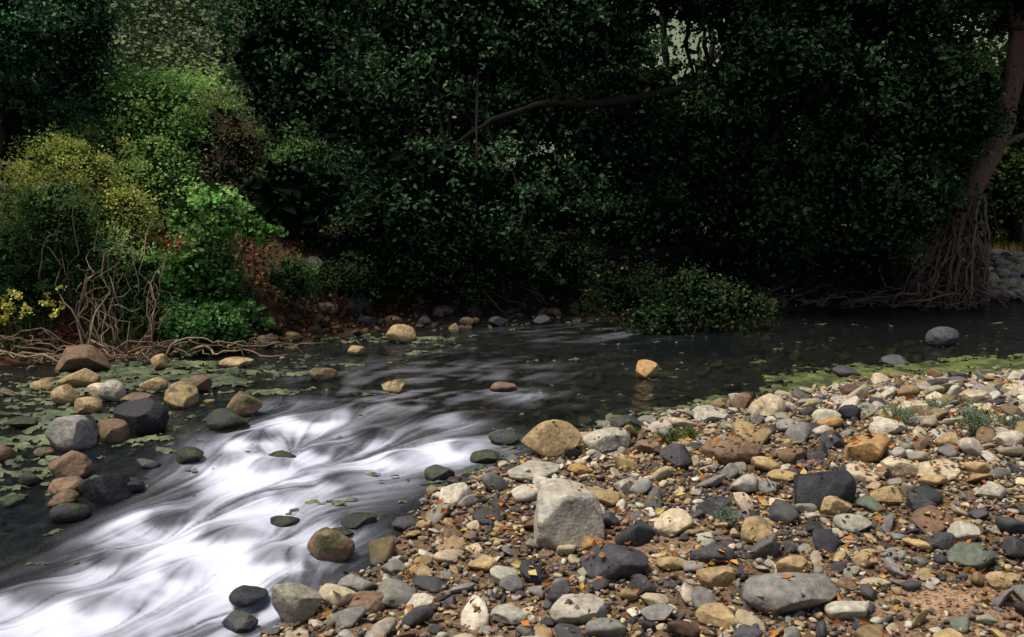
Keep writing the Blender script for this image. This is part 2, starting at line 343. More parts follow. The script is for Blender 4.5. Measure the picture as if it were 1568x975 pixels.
var2=[stone_shape(S2,rng,8,.5,.85,.05,2.,.0) for _ in range(20)]
def pick_cols(n,y,bar=True):
    names=['cream','pale','lgrey','grey','dark','tan','brown','red','green','orange']
    p=np.array([.14,.06,.14,.20,.22,.13,.09,.008,.012,.003]) ;q=np.array([.28,.18,.16,.12,.08,.12,.05,.004,.01,.003])
    t=sstep(5.5,8.2,y)[:,None];pp=p*(1-t)+q*t;pp/=pp.sum(1,keepdims=True);cs=pp.cumsum(1)
    k=(rng.random(n)[:,None]>cs).sum(1).clip(0,9)
    c=np.array([pal[a] for a in names])[k]
    return c*rng.uniform(.55,1.2,(n,1))*(1+rng.uniform(-.05,.05,(n,3)))
def place(acc,variants,FV,x,y,z,r,flat,cols,tilt=.25):
    for i in range(len(x)):
        P=variants[int(rng.integers(len(variants)))]
        s=np.array([r[i],r[i]*rng.uniform(.5,.95),r[i]*flat[i]])
        Q=P*s;t1,t2=rng.normal(0,tilt,2);a=rng.uniform(0,6.28)
        c,s_=math.cos(t1),math.sin(t1);Q=np.stack([Q[:,0],Q[:,1]*c-Q[:,2]*s_,Q[:,1]*s_+Q[:,2]*c],-1)
        c,s_=math.cos(t2),math.sin(t2);Q=np.stack([Q[:,0]*c+Q[:,2]*s_,Q[:,1],-Q[:,0]*s_+Q[:,2]*c],-1)
        c,s_=math.cos(a),math.sin(a);Q=np.stack([Q[:,0]*c-Q[:,1]*s_,Q[:,0]*s_+Q[:,1]*c,Q[:,2]],-1)
        acc.add(Q+np.array([x[i],y[i],z[i]]),FV,cols[i])
def dart(n,x0,x1,y0,y1,rf,ok,pack=.8):
    cell={};out=[];cs=.3
    for (a,b,r) in taken:
        cell.setdefault((int(a//cs),int(b//cs)),[]).append((a,b,r))
    xs=rng.uniform(x0,x1,n);ys=rng.uniform(y0,y1,n);rs=rf(n);o=ok(xs,ys)
    idx=np.argsort(-rs)
    for i in idx:
        if not o[i]: continue
        a,b,r=xs[i],ys[i],rs[i];ci,cj=int(a//cs),int(b//cs);good=True
        for di in (-1,0,1):
            for dj in (-1,0,1):
                for (p,q,s) in cell.get((ci+di,cj+dj),()):
                    if (p-a)**2+(q-b)**2<((r+s)*pack)**2: good=False;break
                if not good:break
            if not good:break
        if good: cell.setdefault((ci,cj),[]).append((a,b,r));out.append((a,b,r))
    return np.array(out)
def okbar(x,y):
    d=sdist(x,y,barP,17);return (d>-.12)&(rng.random(len(x))>.95*sandy(x,y))
pts=dart(52000,-2.6,9.5,1.5,12.2,lambda n:np.clip(.020*(1-rng.random(n))**(-.5),.020,.12),okbar,.64)
x,y,r=pts.T;g=H(x,y);flat=rng.uniform(.25,.65,len(x))
acc=Acc();cols=pick_cols(len(x),y)
nearshore=sstep(.15,-.05,sdist(x,y,barP,17))[:,None];cols=cols*(1-.55*nearshore)
bigm=r>.036
place(acc,var3,F3,x[bigm],y[bigm],(g+r*flat*.55)[bigm],r[bigm],flat[bigm],cols[bigm],.3)
place(acc,var2,F2,x[~bigm],y[~bigm],(g+r*flat*.6)[~bigm],r[~bigm],flat[~bigm],cols[~bigm],.35)
for i in range(len(x)): stamp(x[i],y[i],r[i]*.85,r[i]*.85,g[i]+r[i]*flat[i]*1.4,g[i])
acc.make('gravel_bar_cobbles',M_gravel,True)
n=30000
x=rng.uniform(-2.2,6.5,n);y=3.2+6.5*rng.random(n)**1.5;k=(sdist(x,y,barP,17)>-.05);x,y=x[k],y[k]
k=rng.random(len(x))>.8*sandy(x,y);x,y=x[k],y[k]
r=rng.uniform(.006,.022,len(x));g=H(x,y)
def hgz(x,y):
    i=np.clip(((x-hx0)/hs).astype(int),0,hg.shape[1]-1);j=np.clip(((y-hy0)/hs).astype(int),0,hg.shape[0]-1);return hg[j,i]
S1,F1=icosph(1)
acc=Acc();place(acc,[stone_shape(S1,rng,6,.6,.9,.03) for _ in range(12)],F1,x,y,g+r*.3+.004+.012*rng.random(len(x)),r,rng.uniform(.35,.7,len(x)),pick_cols(len(x),y)*np.array([.90,.82,.73]),.4)
acc.make('gravel_pebbles',M_gravel,True)
def okbed(x,y): 
    a=sdist(x,y,barP,17);b=sdist(x,y,bankP,13);return (a<.0)&(b<.15)&(rmask(x,y)<.5)
pts=dart(5000,-7.5,8,2.5,14.5,lambda n:np.clip(.045*(1-rng.random(n))**(-.35),.04,.13),okbed,.85)
x,y,r=pts.T;g=H(x,y);cols=pick_cols(len(x),y)*np.array([.5,.48,.34])
acc=Acc();place(acc,var3,F3,x,y,g+r*.15,r,rng.uniform(.5,.8,len(x)),cols)
# low emergent cobbles of the left pool and the water's edge
def okem(x,y):
    p=np.exp(-(((x+3.7)/.9)**2+((y-8.3)/1.5)**2))+.5*np.exp(-(((x+3.4)/1.4)**2+((y-10.4)/.5)**2))
    b=sdist(x,y,bankP,13);a=sdist(x,y,barP,17)
    p=p+.5*np.exp(-((a+.1)/.15)**2)
    return (rng.random(len(x))<p*.8)&(b<-.05)&(a<-.05)&(rmask(x,y)<.35)
pts=dart(420,-5.5,4,5.2,13,lambda n:np.clip(.05*(1-rng.random(n))**(-.35),.05,.12),okem,.95)
x,y,r=pts.T;place(acc,var3,F3,x,y,W(x,y)-r*.12+.008,r,rng.uniform(.4,.65,len(x)),pick_cols(len(x),y*0+5)*np.array([.62,.54,.42]))
acc.make('streambed_stones',M_gravel)
x=rng.uniform(-3,9,1500);y=rng.uniform(11,17,1500);d=sdist(x,y,bankP,13)
k=(d>-.25)&(d<.45+.3*rng.random(len(x)));x,y=x[k],y[k];r=rng.uniform(.04,.12,len(x));g=H(x,y)
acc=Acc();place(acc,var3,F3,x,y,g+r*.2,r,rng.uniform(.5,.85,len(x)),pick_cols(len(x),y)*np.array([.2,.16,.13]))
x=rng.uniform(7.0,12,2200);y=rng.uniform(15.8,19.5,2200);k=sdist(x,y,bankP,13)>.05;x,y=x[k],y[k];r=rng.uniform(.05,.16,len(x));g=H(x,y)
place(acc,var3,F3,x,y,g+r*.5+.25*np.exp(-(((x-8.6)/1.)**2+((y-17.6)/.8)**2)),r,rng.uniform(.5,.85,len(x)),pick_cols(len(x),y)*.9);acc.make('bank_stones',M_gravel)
# ------------------------------------------------------------------ leaves
def leafmesh(acc,c,s,col,asp=.28,up=0,fold=.15):
    n=len(c);a=rng.normal(size=(n,3));a[:,2]*=1-.7*up;a/=np.linalg.norm(a,axis=1,keepdims=True)
    b=rng.normal(size=(n,3));b[:,2]*=1-.85*up;b-=a*(a*b).sum(1,keepdims=True);b/=np.linalg.norm(b,axis=1,keepdims=True)
    nn=np.cross(a,b);nn*=np.sign(nn[:,2:]+1e-9)
    s=np.asarray(s).reshape(-1,1)*np.ones((n,1))
    m=c+a*s*.05
    V=np.stack([c-a*s*.5,m+b*s*asp+nn*s*fold,c+a*s*.5,m-b*s*asp+nn*s*fold],1).reshape(-1,3)
    F=np.arange(4*n).reshape(n,4)
    acc.add(V,F,np.repeat(col,4,0))
def crown(acc,ells,ncl,npl,clr,ls,colA,colB,shell=.45,asp=.3,sprk=.0,vj=.3,core=0,zshade=False,up=.35,con=.75):
    ells=np.array(ells,float);vol=ells[:,3]*ells[:,4]+ells[:,4]*ells[:,5]+ells[:,3]*ells[:,5];pr=vol/vol.sum();k=rng.choice(len(ells),ncl,p=pr)
    if core>0:   # inner leaves, larger, with crown shade painted as a darker colour
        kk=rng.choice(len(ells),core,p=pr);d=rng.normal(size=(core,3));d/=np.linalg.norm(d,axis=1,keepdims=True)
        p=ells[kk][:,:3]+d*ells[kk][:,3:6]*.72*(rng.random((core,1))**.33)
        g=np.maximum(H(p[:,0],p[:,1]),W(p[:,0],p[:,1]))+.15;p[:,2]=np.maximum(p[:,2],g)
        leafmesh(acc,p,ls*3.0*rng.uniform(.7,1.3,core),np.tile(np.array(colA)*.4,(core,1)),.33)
    lb=rng.uniform(.5,1.45,len(ells))
    e=ells[k];d=rng.normal(size=(ncl,3));d/=np.linalg.norm(d,axis=1,keepdims=True)
    c=e[:,:3]+d*e[:,3:6]*(rng.random((ncl,1))**shell)*(1+.18*rng.normal(size=(ncl,1)))
    g=H(c[:,0],c[:,1]);c[:,2]=np.maximum(c[:,2],np.maximum(g,W(c[:,0],c[:,1]))+.08)
    cr=clr*rng.uniform(.45,1.5,ncl)
    idx=np.repeat(np.arange(ncl),npl)
    # each cluster is an elongated drooping spray
    ax=rng.normal(size=(ncl,3))*np.array([1,1,.35]);ax/=np.linalg.norm(ax,axis=1,keepdims=True)
    tt=rng.normal(size=(len(idx),1))
    off=rng.normal(size=(len(idx),3))*cr[idx][:,None]*np.array([.4,.4,.28])+ax[idx]*tt*cr[idx][:,None]*.6
    off[:,2]-=.35*cr[idx]*(tt[:,0]**2)*.5
    p=c[idx]+off
    cb_=np.clip(.45+con*1.3*fbm(c*1.1,3,77)+rng.normal(0,.24,ncl)+.35*d[:,2],0,1)  # lobe tops painted lighter, standing in for light from above
    t=cb_[idx][:,None]
    col=np.array(colA)*(1-t)+np.array(colB)*t
    col=col*lb[k][idx][:,None]
    if zshade: col=col*np.clip(.28+.30*c[idx][:,2:3],.35,1.25)  # canopy shade painted in: leaf colour darkens towards the ground
    col=col*rng.uniform(1-vj,1+vj,(len(idx),1))*(1+.08*rng.normal(size=(len(idx),3)))
    if sprk>0:
        q=rng.random(len(idx))<sprk;col[q]=np.array([.30,.17,.04])*rng.uniform(.4,1.2,(q.sum(),1))
    leafmesh(acc,p,ls*rng.uniform(.55,1.35,len(idx)),np.clip(col,.002,.8),asp,up)
    return c
def tube(acc,pts,rad,col,sides=6):
    pts=np.asarray(pts,float);n=len(pts);rad=np.broadcast_to(rad,(n,))
    tg=np.gradient(pts,axis=0);tg/=np.linalg.norm(tg,axis=1,keepdims=True)+1e-9
    ref=np.array([.3,.9,.1]);a=np.cross(tg,ref);a/=np.linalg.norm(a,axis=1,keepdims=True)+1e-9;b=np.cross(tg,a)
    th=np.arange(sides)/sides*2*np.pi
    V=pts[:,None]+rad[:,None,None]*(np.cos(th)[None,:,None]*a[:,None]+np.sin(th)[None,:,None]*b[:,None])
    i=np.arange(n*sides).reshape(n,sides);j=np.roll(i,-1,1)
    F=np.stack([i[:-1],j[:-1],j[1:],i[1:]],-1).reshape(-1,4)
    acc.add(V.reshape(-1,3),F,col)
def curve(p0,p1,sag=0,wob=.05,n=10):
    p0=np.array(p0,float);p1=np.array(p1,float);t=np.linspace(0,1,n)[:,None]
    L=np.linalg.norm(p1-p0);w=np.cumsum(rng.normal(size=(n,3)),0);w-=w[0]+(w[-1]-w[0])*t
    return p0+(p1-p0)*t+np.array([0,0,1])*sag*np.sin(np.pi*t)+w*wob*L*.3
def poly(pts,n=24,wob=.02):
    pts=np.array(pts,float);s=np.linspace(0,len(pts)-1,n);o=np.stack([np.interp(s,range(len(pts)),pts[:,i]) for i in range(3)],-1)
    for _ in range(3): o[1:-1]=(o[:-2]+2*o[1:-1]+o[2:])/4
    return o+rng.normal(0,wob,o.shape)*np.array([1,1,.3])
BK=(.025,.022,.018)
def tree(name,base,trunkpts,tr,ells,ncl,npl,clr,ls,cA,cB,limbs=(),bark=BK,**kw):
    e=empty(name);a=Acc();tp=poly(trunkpts,26,tr*.05);tube(a,tp,np.linspace(tr,tr*.45,26)*(1+.5*np.exp(-np.arange(26)/2.)),bark,10)
    for L_,r0 in limbs: tube(a,poly(L_,20,.02),np.linspace(r0,r0*.35,20),bark,7)
    f=Acc();c=crown(f,ells,ncl,npl,clr,ls,cA,cB,zshade=True,**kw)
    top=tp[14:]
    for i in rng.choice(len(c),min(90,len(c)),replace=False):
        j=int(rng.integers(len(top)));tube(a,curve(top[j],c[i],.2,.12,9),np.linspace(tr*.22,.006,9),bark,5)
    a.make('trunk',M_bark,True,e);f.make('foliage',M_oak,False,e);return e
dk1=(.011,.027,.014);dk2=(.065,.120,.050)
def lobes(x0,x1,y0,y1,z0,z1,n,r0,r1):
    return [(rng.uniform(x0,x1),rng.uniform(y0,y1),rng.uniform(z0,z1),rng.uniform(r0,r1),rng.uniform(r0,r1)*.8,rng.uniform(r0,r1)*.65) for _ in range(n)]
oak1=[(-1.3,14.2,1.75,1.6,.9,.9),(-3.25,15,3.6,1.05,1,1.5),(-3.2,15.4,5.0,1.1,1,.9),(-.8,15.5,4.1,1.9,1.2,1.1),(1.0,14.9,4.2,1.5,1,.9),(-2.2,14.6,2.6,1.1,.9,.9),(.4,14.8,1.7,1.2,.8,.8),(-2.9,13.7,1.7,.9,.7,.7),(-1.8,13.6,1.0,1,.5,.55),(-.5,13.8,.95,1,.5,.5),(1.6,15.5,2.2,1.1,.8,1),(.3,15.2,2.9,.9,.6,.5)]+lobes(-1.9,2.5,14.5,17.5,4.8,7.5,9,1.2,1.8)
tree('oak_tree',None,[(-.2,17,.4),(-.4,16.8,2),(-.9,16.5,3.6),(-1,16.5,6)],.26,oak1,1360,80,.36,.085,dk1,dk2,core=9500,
  limbs=[([(3.4,15.2,3.5),(2.4,14.9,3.25),(1.2,14.7,3.0),(.5,14.6,3.1),(-.3,14.5,2.8),(-.9,14.4,2.4)],.085),([(.7,14.6,3.1),(.4,14.5,3.6),(.2,14.6,4.3)],.05),([(-.4,16.8,2),(-1.8,15.5,2.9),(-2.8,15,3.6)],.1)])
oak2=[(3.8,13.9,3.35,1.5,.9,.75),(6,14.6,3.1,1.2,.9,.9),(4.9,14.6,1.9,1.6,.8,.9),(2.9,14.8,2.3,1.1,.8,.9),(6.0,15.3,1.7,.8,.7,.6),(5,15,4.6,1.8,1.2,1),(2.8,14.8,4.8,1.4,1,.8),(4.1,14.8,1.05,1.0,.5,.4),(5.3,15.3,.95,.8,.4,.35),(2.4,15.0,1.5,.8,.6,.4)]+lobes(2,8.5,14.5,18,4.6,7.5,9,1.2,2)
tree('oak_tree',None,[(4.6,17,.4),(4.4,16.6,1.8),(3.9,16.2,3.2),(4.2,16.2,6)],.28,oak2,1300,80,.36,.085,dk1,(.055,.106,.042),core=9000,
  limbs=[([(4.2,16.4,2.4),(3.6,15.8,3.4),(3.0,15.3,3.6)],.13),([(4.4,16.6,1.8),(5.6,15.5,2.8),(6.4,15,3.2)],.12)])
# background trees
def gapok(L_): return [l for l in L_ if not(-.47<l[0]/l[1]<-.21)]
f=Acc();e=empty('background_trees')
bl=gapok(lobes(-22,26,27,34,1.5,12,74,2.5,3.6)+lobes(-14,20,20.5,24,3.0,9,42,1.5,2.4))
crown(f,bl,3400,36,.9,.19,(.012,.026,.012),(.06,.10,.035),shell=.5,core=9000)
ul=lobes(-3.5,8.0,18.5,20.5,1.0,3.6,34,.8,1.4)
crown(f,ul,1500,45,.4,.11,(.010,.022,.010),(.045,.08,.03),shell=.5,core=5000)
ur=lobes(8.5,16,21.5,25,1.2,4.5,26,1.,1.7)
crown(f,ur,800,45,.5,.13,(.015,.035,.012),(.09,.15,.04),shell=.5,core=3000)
a=Acc()
for i in range(34):
    x0=rng.uniform(-16,20);y0=rng.uniform(20,32)
    if -.47<x0/y0<-.21: continue
    z0=h1(x0,y0)-.1
    tube(a,curve((x0,y0,z0),(x0+rng.normal()*1,y0,z0+rng.uniform(5,9)),0,.08,14),np.linspace(rng.uniform(.08,.2),.04,14),BK,7)
a.make('trunks',M_bark,True,e);f.make('foliage',M_oak,False,e)
# chaparral and small trees covering the far hillside: leafy clumps, distance haze painted as a paler colour
f=Acc();ns=5200;yy=70+190*rng.random(ns);xx=-yy*rng.uniform(.12,.56,ns);zz=H(xx,yy)
R_=rng.uniform(1.0,2.6,ns);npl=44;idx=np.repeat(np.arange(ns),npl)
d=rng.normal(size=(len(idx),3));d/=np.linalg.norm(d,axis=1,keepdims=True)
P=np.stack([xx,yy,zz+R_*.35],-1)[idx]+d*R_[idx][:,None]*np.array([1,1,.75])*(rng.random((len(idx),1))**.3)
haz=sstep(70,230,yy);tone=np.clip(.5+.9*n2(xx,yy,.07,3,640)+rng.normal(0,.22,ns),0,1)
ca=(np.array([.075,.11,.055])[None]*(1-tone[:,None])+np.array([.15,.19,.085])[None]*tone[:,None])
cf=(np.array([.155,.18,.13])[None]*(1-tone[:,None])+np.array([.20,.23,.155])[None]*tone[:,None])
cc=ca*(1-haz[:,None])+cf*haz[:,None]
leafmesh(f,P,.55*rng.uniform(.6,1.3,len(idx)),cc[idx]*rng.uniform(.85,1.12,(len(idx),1))*(.82+.25*np.clip(d[:,2:3],0,1)),.4,.75,.05)  # upper leaves of each clump tinted lighter, painted top light
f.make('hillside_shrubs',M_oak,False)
f=Acc();e=empty('valley_trees');crown(f,[(-15,44,2.4,3,2,1.9),(-19,46,3.2,3,2,2.0),(-11.5,42,1.8,2.4,2,1.5),(-15.5,55,3.4,4,3,2.0)],1400,40,.6,.17,(.09,.15,.06),(.25,.33,.14),core=1500)
a=Acc()
for x0,y0 in [(-15,44),(-19,46),(-11.5,42),(-15.5,55)]: tube(a,curve((x0,y0,h1(x0,y0)-.1),(x0+.3,y0,h1(x0,y0)+2.5),0,.05,8),np.linspace(.2,.08,8),BK,7)
a.make('trunks',M_bark,True,e);f.make('foliage',M_leaf,False,e)
tree('willow_tree',None,[(-8.3,14,.8),(-8,14,2.5),(-7.4,14,4),(-7.2,14,6)],.16,[(-6.7,13.6,4.0,.9,.9,.8),(-6.1,14.2,4.1,.75,.7,.9),(-6.2,14.4,5.1,.8,.8,.6),(-6.0,14.3,3.2,.6,.6,.5),(-7.6,13,3.0,1.0,.9,1.0),(-6.8,14.6,4.9,.8,1,.8),(-8.6,13,4.5,1.4,1.2,1.4),(-7.9,14,6.2,1.3,1.4,1.1),(-6.9,11.6,2.0,.5,.5,.9)],860,80,.28,.065,(.022,.055,.03),(.085,.17,.07),core=4200)
def bush(name,ells,ncl,npl,clr,ls,cA,cB,stems=14,sc=(.10,.075,.05),**kw):
    e=empty(name);f=Acc();kw.setdefault('core',ncl*5);c=crown(f,ells,ncl,npl,clr,ls,cA,cB,**kw);a=Acc()
    el=np.array(ells);bx,by=el[:,0].mean(),el[:,1].mean()
    for i in rng.choice(len(c),min(stems,len(c)),replace=False):
        x0,y0=c[i,0]*.5+bx*.5+rng.normal()*.1,c[i,1]*.5+by*.5+.1
        tube(a,curve((x0,y0,h1(x0,y0)-.05),c[i]+np.array([0,0,.1]),.1,.12,9),np.linspace(.016,.004,9),sc,5)
    a.make('stems',M_bark,True,e);f.make('foliage',M_leaf,False,e);return e
bush('broom_bush',[(-5.5,12.6,2.05,.7,.5,.45),(-5.7,12.4,1.6,.8,.5,.5),(-4.9,12.4,1.5,.5,.4,.4)],340,75,.19,.04,(.17,.26,.06),(.48,.50,.13),40,(.2,.16,.1))
bush('willow_bush',[(-5.0,14.4,2.9,.9,.7,.7),(-4.6,14.8,2.5,.85,.7,.9),(-5.9,14.4,2.2,.8,.7,.7),(-5.0,14.0,1.9,.9,.5,.5)],500,80,.26,.055,(.12,.27,.07),(.38,.54,.17),26)
bush('bramble_bush',[(-4.0,14.2,2.3,.5,.5,.9),(-3.9,14,1.6,.6,.5,.6)],170,60,.2,.045,(.045,.05,.032),(.15,.12,.07),50,(.16,.11,.08))
bush('alder_sapling',[(-3.55,11.9,1.6,.35,.3,.4),(-3.7,11.9,.95,.5,.35,.35),(-3.05,11.9,1.35,.25,.25,.15),(-3.5,11.8,.45,.55,.35,.3),(-3.9,11.9,1.55,.2,.2,.2)],105,50,.15,.07,(.07,.17,.04),(.24,.42,.12),30,asp=.36,core=150)
bush('willow_bush',[(-2.9,14.4,2.1,.7,.5,.55),(-3.3,14.1,1.4,.7,.5,.4)],190,70,.2,.05,(.06,.14,.045),(.16,.28,.08),16)
bush('bank_bush',[(-2.75,12.3,.75,.35,.3,.3),(-2.3,12.9,.7,.4,.3,.3)],70,45,.16,.05,(.02,.045,.02),(.07,.12,.04),14,core=150)
bush('herb_thicket',[(-5.6,11.3,.95,.9,.5,.7),(-4.8,11.7,.9,.6,.5,.6),(-5.2,11.4,1.6,.5,.5,.4),(-6.3,11,.8,.8,.6,.7)],360,80,.18,.045,(.055,.12,.04),(.22,.33,.11),70,(.24,.18,.12))
bush('ivy_groundcover',[(-4.2,11.5,.35,.5,.3,.25),(-3.5,11.3,.3,.45,.3,.22),(-4.6,11.9,.8,.5,.3,.4)],140,80,.14,.055,(.03,.085,.03),(.11,.25,.07),8,asp=.36)
bush('overhanging_bush',[(1.5,13.3,.5,.55,.45,.4),(2.4,13.1,.4,.7,.5,.38),(3.0,13.0,.3,.4,.4,.22),(1.9,12.7,.15,.5,.3,.12)],190,42,.26,.055,(.010,.026,.012),(.050,.085,.034),50,(.05,.04,.03),sprk=.03,core=400)
bush('bank_bush',[(-.6,13.9,.75,.9,.4,.35),(.6,14.2,.8,.8,.4,.4),(4.8,15.2,.7,.9,.4,.35),(5.8,15.6,.6,.5,.4,.4),(-1.9,13.4,.7,.6,.3,.3),(3.2,14.9,.7,.8,.4,.35)],320,70,.2,.055,(.010,.022,.011),(.035,.065,.024),20)
bush('willow_bush',[(9.2,17.9,3.4,1.2,.9,1.1),(10.8,19,3.0,1.3,1,1.1)],330,60,.3,.07,(.03,.06,.02),(.13,.20,.05),16)
f=Acc();c=[]
for i in range(26): c.append(np.array([rng.uniform(-5.6,-4.9),10.7+rng.uniform(-.1,.25),rng.uniform(.4,.8)]))
for p in c: leafmesh(f,p+rng.normal(0,.02,(12,3)),.04,np.tile([.75,.70,.16],(12,1))*rng.uniform(.7,1.1,(12,1)),.4)
f.make('yellow_flowers',M_leaf,False)
# dry stalks
a=Acc();TAN=np.array([.34,.25,.16])
for i in range(34):
    x0=rng.uniform(-5.0,-3.8);y0=rng.uniform(10.7,11.3);z0=h1(x0,y0)
    tube(a,curve((x0,y0,z0),(x0+rng.normal()*.35,y0+rng.uniform(-.1,.4),z0+rng.uniform(.5,1.5)),rng.uniform(-.1,.3),.22,12),np.linspace(rng.uniform(.006,.014),.003,12),TAN*rng.uniform(.4,1.1),5)
for i in range(75):
    x0=rng.uniform(-6,-2.9);y0=rng.uniform(10.3,10.9)+max(0,x0+4.5)*.4;z0=max(h1(x0,y0),0)+rng.uniform(.02,.1)
    tube(a,curve((x0,y0,z0),(x0+rng.uniform(-1,1),y0+rng.normal()*.2,max(z0+rng.normal()*.05,.02)),.05,.15,10),np.linspace(rng.uniform(.007,.02),.004,10),TAN*rng.uniform(.3,.9),5)
for i in range(40):
    x0=rng.uniform(4,7);y0=rng.uniform(14.7,15.6);z0=max(h1(x0,y0),0)+.05
    tube(a,curve((x0,y0,z0),(x0+rng.uniform(-1,1),y0-rng.random()*.3,z0+rng.normal()*.1+.1),.06,.2,10),np.linspace(.014,.004,10),TAN*.35,5)
a.make('dry_branches',M_bark)
e=empty('sycamore_tree');a=Acc();RB=np.array([.20,.13,.10])
tube(a,poly([(6.75,15.7,.1),(6.9,15.6,1.0),(7.15,15.6,1.9),(7.6,15.6,2.7),(7.68,15.6,3.8),(7.7,15.6,5.2),(7.5,15.6,7)],30,.02),np.linspace(.2,.10,30),RB*.8,10)
tube(a,poly([(6.7,15.6,1.0),(6.55,15.6,1.7),(6.5,15.6,2.5),(6.6,15.7,3.4)],18,.015),np.linspace(.1,.05,18),RB*.8,8)
tube(a,poly([(7.35,15.6,2.4),(7.9,15.5,2.65),(8.5,15.5,2.9)],12,.01),np.linspace(.06,.03,12),RB*.8,7)
for i in range(110):
    x1=rng.uniform(6.0,7.5);y1=15.9-rng.uniform(.2,1.0)*(1-abs(x1-6.8)/1.2)
    zt=rng.uniform(.7,1.9);p0=np.array([6.85+(zt-1)*.3+rng.normal()*.1,15.5+rng.normal()*.08,zt]);z1=max(h1(x1,y1),0)-.03
    m=(p0+np.array([x1,y1,z1]))/2+np.array([(x1-6.8)*.25,-.12,.05])
    q=poly([p0,m,(x1,y1,z1)],12,.025);tube(a,q,np.linspace(rng.uniform(.012,.038),.008,12),RB*rng.uniform(.35,1.1),5)
for i in range(25):
    p0=np.array([6.8+rng.normal()*.3,15.4,rng.uniform(.1,.5)]);p1=p0+np.array([rng.uniform(-1.6,.9),-rng.uniform(0,.5),-p0[2]+.03])
    tube(a,curve(p0,p1,.1,.25,12),np.linspace(.03,.008,12),RB*rng.uniform(.4,1),5)
a.make('trunk',M_bark,True,e);f=Acc()
crown(f,[(7.9,15.3,5.6,1.5,1,1.2),(8.7,15,4.1,.7,.6,.7),(6.7,15.2,2.7,.6,.5,.4),(9.2,15.5,6,1.5,1.2,1.2)],400,70,.28,.07,dk1,(.07,.14,.05),core=1500);f.make('foliage',M_leaf,False,e)
def blades(name,x,y,hgt,col,wd=.006,lean=.3):
    n=len(x);z=H(x,y);b=np.stack([x,y,z-.01],-1);a_=rng.uniform(0,6.28,n);d=np.stack([np.cos(a_),np.sin(a_),0*a_],-1);s=np.stack([-d[:,1],d[:,0],d[:,2]],-1)
    h=(hgt*rng.uniform(.5,1.3,n))[:,None];w=wd*rng.uniform(.7,1.4,(n,1));le=lean*rng.random((n,1))*h
    V=np.stack([b-s*w,b+s*w,b+s*w*.7+d*le*.35+[0,0,1]*h*.6,b-s*w*.7+d*le*.35+[0,0,1]*h*.6],1)
    tip=b+d*le+[0,0,1]*h
    V2=np.stack([V[:,3],V[:,2],tip+s*w*.1,tip-s*w*.1],1)
    A=Acc();A.add(V.reshape(-1,3),np.arange(4*n).reshape(n,4),np.repeat(col,4,0));A.add(V2.reshape(-1,3),np.arange(4*n).reshape(n,4),np.repeat(col,4,0));A.make(name,M_leaf,False)
n=9000;x=rng.uniform(7.3,14,n);y=rng.uniform(19.2,24,n);t=rng.random((n,1));blades('dry_grass',x,y,.25,np.array([.12,.17,.035])*(1-t)+np.array([.36,.22,.07])*t,.012)
n=5000;x=rng.uniform(-8,-3.4,n);y=rng.uniform(10.3,13,n);k=(sdist(x,y,bankP,13)>.1)&(n2(x,y,2,2,77)>-.1);x,y=x[k],y[k];t=rng.random((len(x),1));blades('bank_grass',x,y,.26,np.array([.04,.11,.03])*(1-t)+np.array([.13,.17,.06])*t,.007,.9)
A=Acc()
def tuft(cx,cy,r,h,n,c):
    z=h1(cx,cy)
    for i in range(n):
        a_=rng.uniform(0,6.28);q=r*rng.random();p0=np.array([cx+.3*q*math.cos(a_),cy+.3*q*math.sin(a_),z]);p1=np.array([cx+q*math.cos(a_),cy+q*math.sin(a_),z+h*rng.uniform(.5,1.1)])
        tube(A,curve(p0,p1,.01,.1,4),np.linspace(.0025,.0015,4),np.array(c)*.7,3)
        leafmesh(A,p0+(p1-p0)*rng.uniform(.2,1,(16,1))+rng.normal(0,.008,(16,3)),.028,np.tile(c,(16,1))*rng.uniform(.7,1.3,(16,1)),.18)
for u,v,r,h,n,c in [(1112,812,.10,.15,30,(.25,.30,.23)),(1492,668,.16,.24,46,(.25,.32,.19)),(1375,650,.18,.14,40,(.22,.29,.17)),(1320,640,.14,.1,26,(.17,.24,.11)),(1030,682,.14,.12,34,(.13,.19,.055)),(1425,632,.2,.10,30,(.22,.27,.18)),(1550,655,.15,.1,26,(.22,.28,.18)),(960,668,.12,.08,26,(.08,.14,.03)),(1060,670,.12,.07,22,(.12,.18,.05))]:
    x,y,z,k=G(u,v);tuft(x,y,r,h,n,c)
A.make('sage_plants',M_leaf,False)
# fallen leaves on bar
f=Acc();n=26000;x=rng.uniform(-1.6,8,n);y=rng.uniform(3,10,n);m=n2(x,y,1.6,3,401)
hot=np.exp(-(((x+.25)/.3)**2+((y-6.1)/.5)**2))+np.exp(-(((x-2.3)/.9)**2+((y-6.5)/.5)**2))+.8*np.exp(-(((x-.3)/.5)**2+((y-5)/.4)**2))+.7*np.exp(-(((x-2.5)/.9)**2+((y-5.2)/.5)**2))
k=(sdist(x,y,barP,17)>.1)&(rng.random(n)<.08+.5*np.clip(m,0,1)+.6*hot);x,y=x[k],y[k]
z=np.maximum(hgz(x,y),H(x,y)+.012)+.004
pc=np.array([(.42,.15,.045),(.46,.27,.06),(.28,.105,.04),(.20,.115,.055),(.48,.36,.12),(.13,.075,.045)]);ci=rng.choice(6,len(x),p=[.21,.18,.21,.22,.08,.10])
leafmesh(f,np.stack([x,y,z],-1),np.clip(.03*rng.random(len(x))**(-.35),.025,.075),pc[ci]*rng.uniform(.6,1.15,(len(x),1)),.33,.85,.12)
n=7000;x=rng.uniform(-7,-1.2,n);y=rng.uniform(10.4,14,n);k=sdist(x,y,bankP,13)>.1;x,y=x[k],y[k]
leafmesh(f,np.stack([x,y,H(x,y)+.02],-1),rng.uniform(.04,.09,len(x)),np.array([(.24,.10,.05)])*rng.uniform(.2,1.2,(len(x),1)),.33,.6,.12)
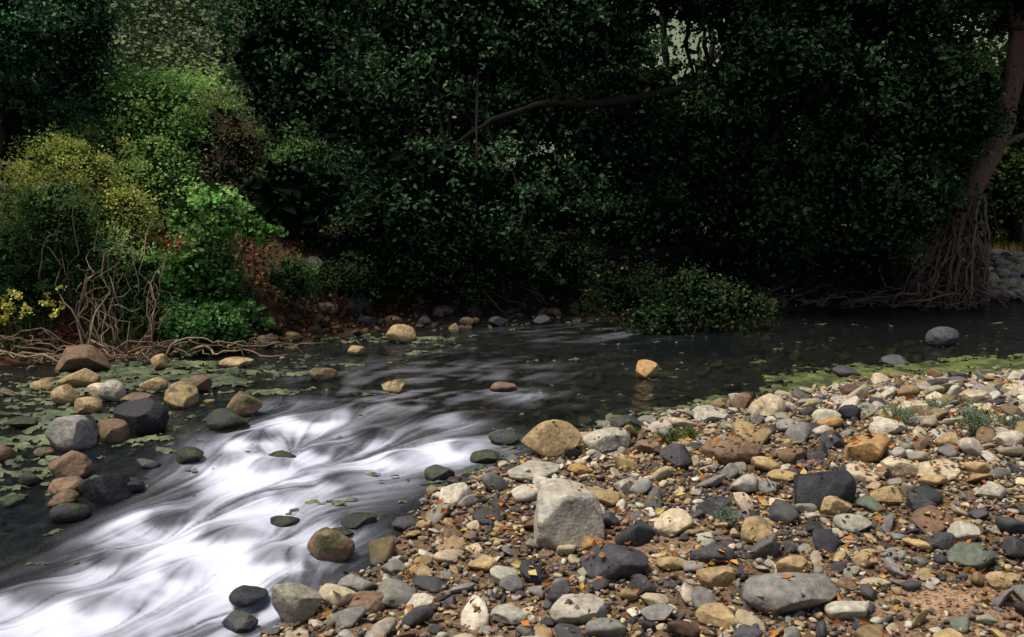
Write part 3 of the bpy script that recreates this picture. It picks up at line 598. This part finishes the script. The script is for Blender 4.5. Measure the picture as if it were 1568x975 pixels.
f.make('fallen_leaves',M_litter,False)
# ------------------------------------------------------------------ algae mats
ax=np.arange(-7,8,.02);ay=np.arange(5.5,14.5,.02);X,Y,F=grid(ax,ay)
z1=sdist(X,Y,barP,17);z2=sdist(X,Y,bankP,13)
zone=np.zeros(len(X))
zone+=.95*sstep(1.9,3.2,X)*np.exp(-((z1+.38)/.42)**2)
zone+=.84*np.exp(-(((X+3.6)/1.4)**2+((Y-9.9)/.8)**2))
zone+=.72*np.exp(-(((X+4.0)/1.1)**2+((Y-7.6)/1.4)**2))
zone+=.9*np.exp(-(((X+1.8)/1.1)**2+((Y-12.1)/.35)**2))+.7*np.exp(-(((X+1.0)/.6)**2+((Y-11.2)/.12)**2))
zone+=.55*np.exp(-((z1+.12)/.14)**2)*sstep(6,7,Y)
for u,v in [(1025,578),(1160,556),(965,652),(410,602),(1110,612),(540,560),(460,545),(330,590),(280,560),(450,575)]:
    x,y,_,_=G(u,v);zone+=.72*np.exp(-(((X-x)/.22)**2+((Y-y)/.12)**2))
nzz=.7*fbm(np.stack([X*2.2,Y*5,0*X],-1),4,501)+1.2*fbm(np.stack([X*11,Y*20,0*X],-1),4,505)
val=zone*1.1+nzz*.95-.67
keep=(val>0)&(z1<.1)&(z2<.1)
fk=keep[F].sum(1)>=3;F=F[fk];us,inv=np.unique(F,return_inverse=True);F=inv.reshape(F.shape)
X,Y,val=X[us],Y[us],val[us]
Z=W(X,Y)+.004+.020*np.clip(val*3,0,1)*(1+1.2*n2(X,Y,14,3,511))+.012*n2(X,Y,3.0,3,333)
t=np.clip(.40+1.3*n2(X,Y,6,4,521),0,1)[:,None]
right=sstep(1,3,X)[:,None]
col=(np.array([.025,.038,.018])*(1-t)+np.array([.125,.155,.07])*t)*(1-right)+(np.array([.025,.04,.01])*(1-t)+np.array([.14,.165,.042])*t)*right
mk('algae_mat',np.stack([X,Y,Z],-1),F,M_algae,col)
# ------------------------------------------------------------------ light
S=Vector((-.34,-.12,.93)).normalized()
sd=bpy.data.lights.new('sun','SUN');sd.energy=4.0;sd.angle=math.radians(20);sd.color=(1,.93,.81)
so=bpy.data.objects.new('sun',sd);scene.collection.objects.link(so);so.rotation_euler=S.to_track_quat('Z','Y').to_euler();so.location=(0,0,20)
w=bpy.data.worlds.new('World');scene.world=w;w.use_nodes=True;t=w.node_tree
bg=t.nodes['Background'];sk=t.nodes.new('ShaderNodeTexSky');sk.sky_type='NISHITA';sk.sun_disc=False
sk.sun_elevation=math.asin(S.z);sk.sun_rotation=math.atan2(S.x,S.y);sk.air_density=1.0;sk.dust_density=4
t.links.new(sk.outputs[0],bg.inputs[0]);bg.inputs[1].default_value=.105
scene.view_settings.view_transform='Standard';scene.view_settings.look='None';scene.view_settings.exposure=0
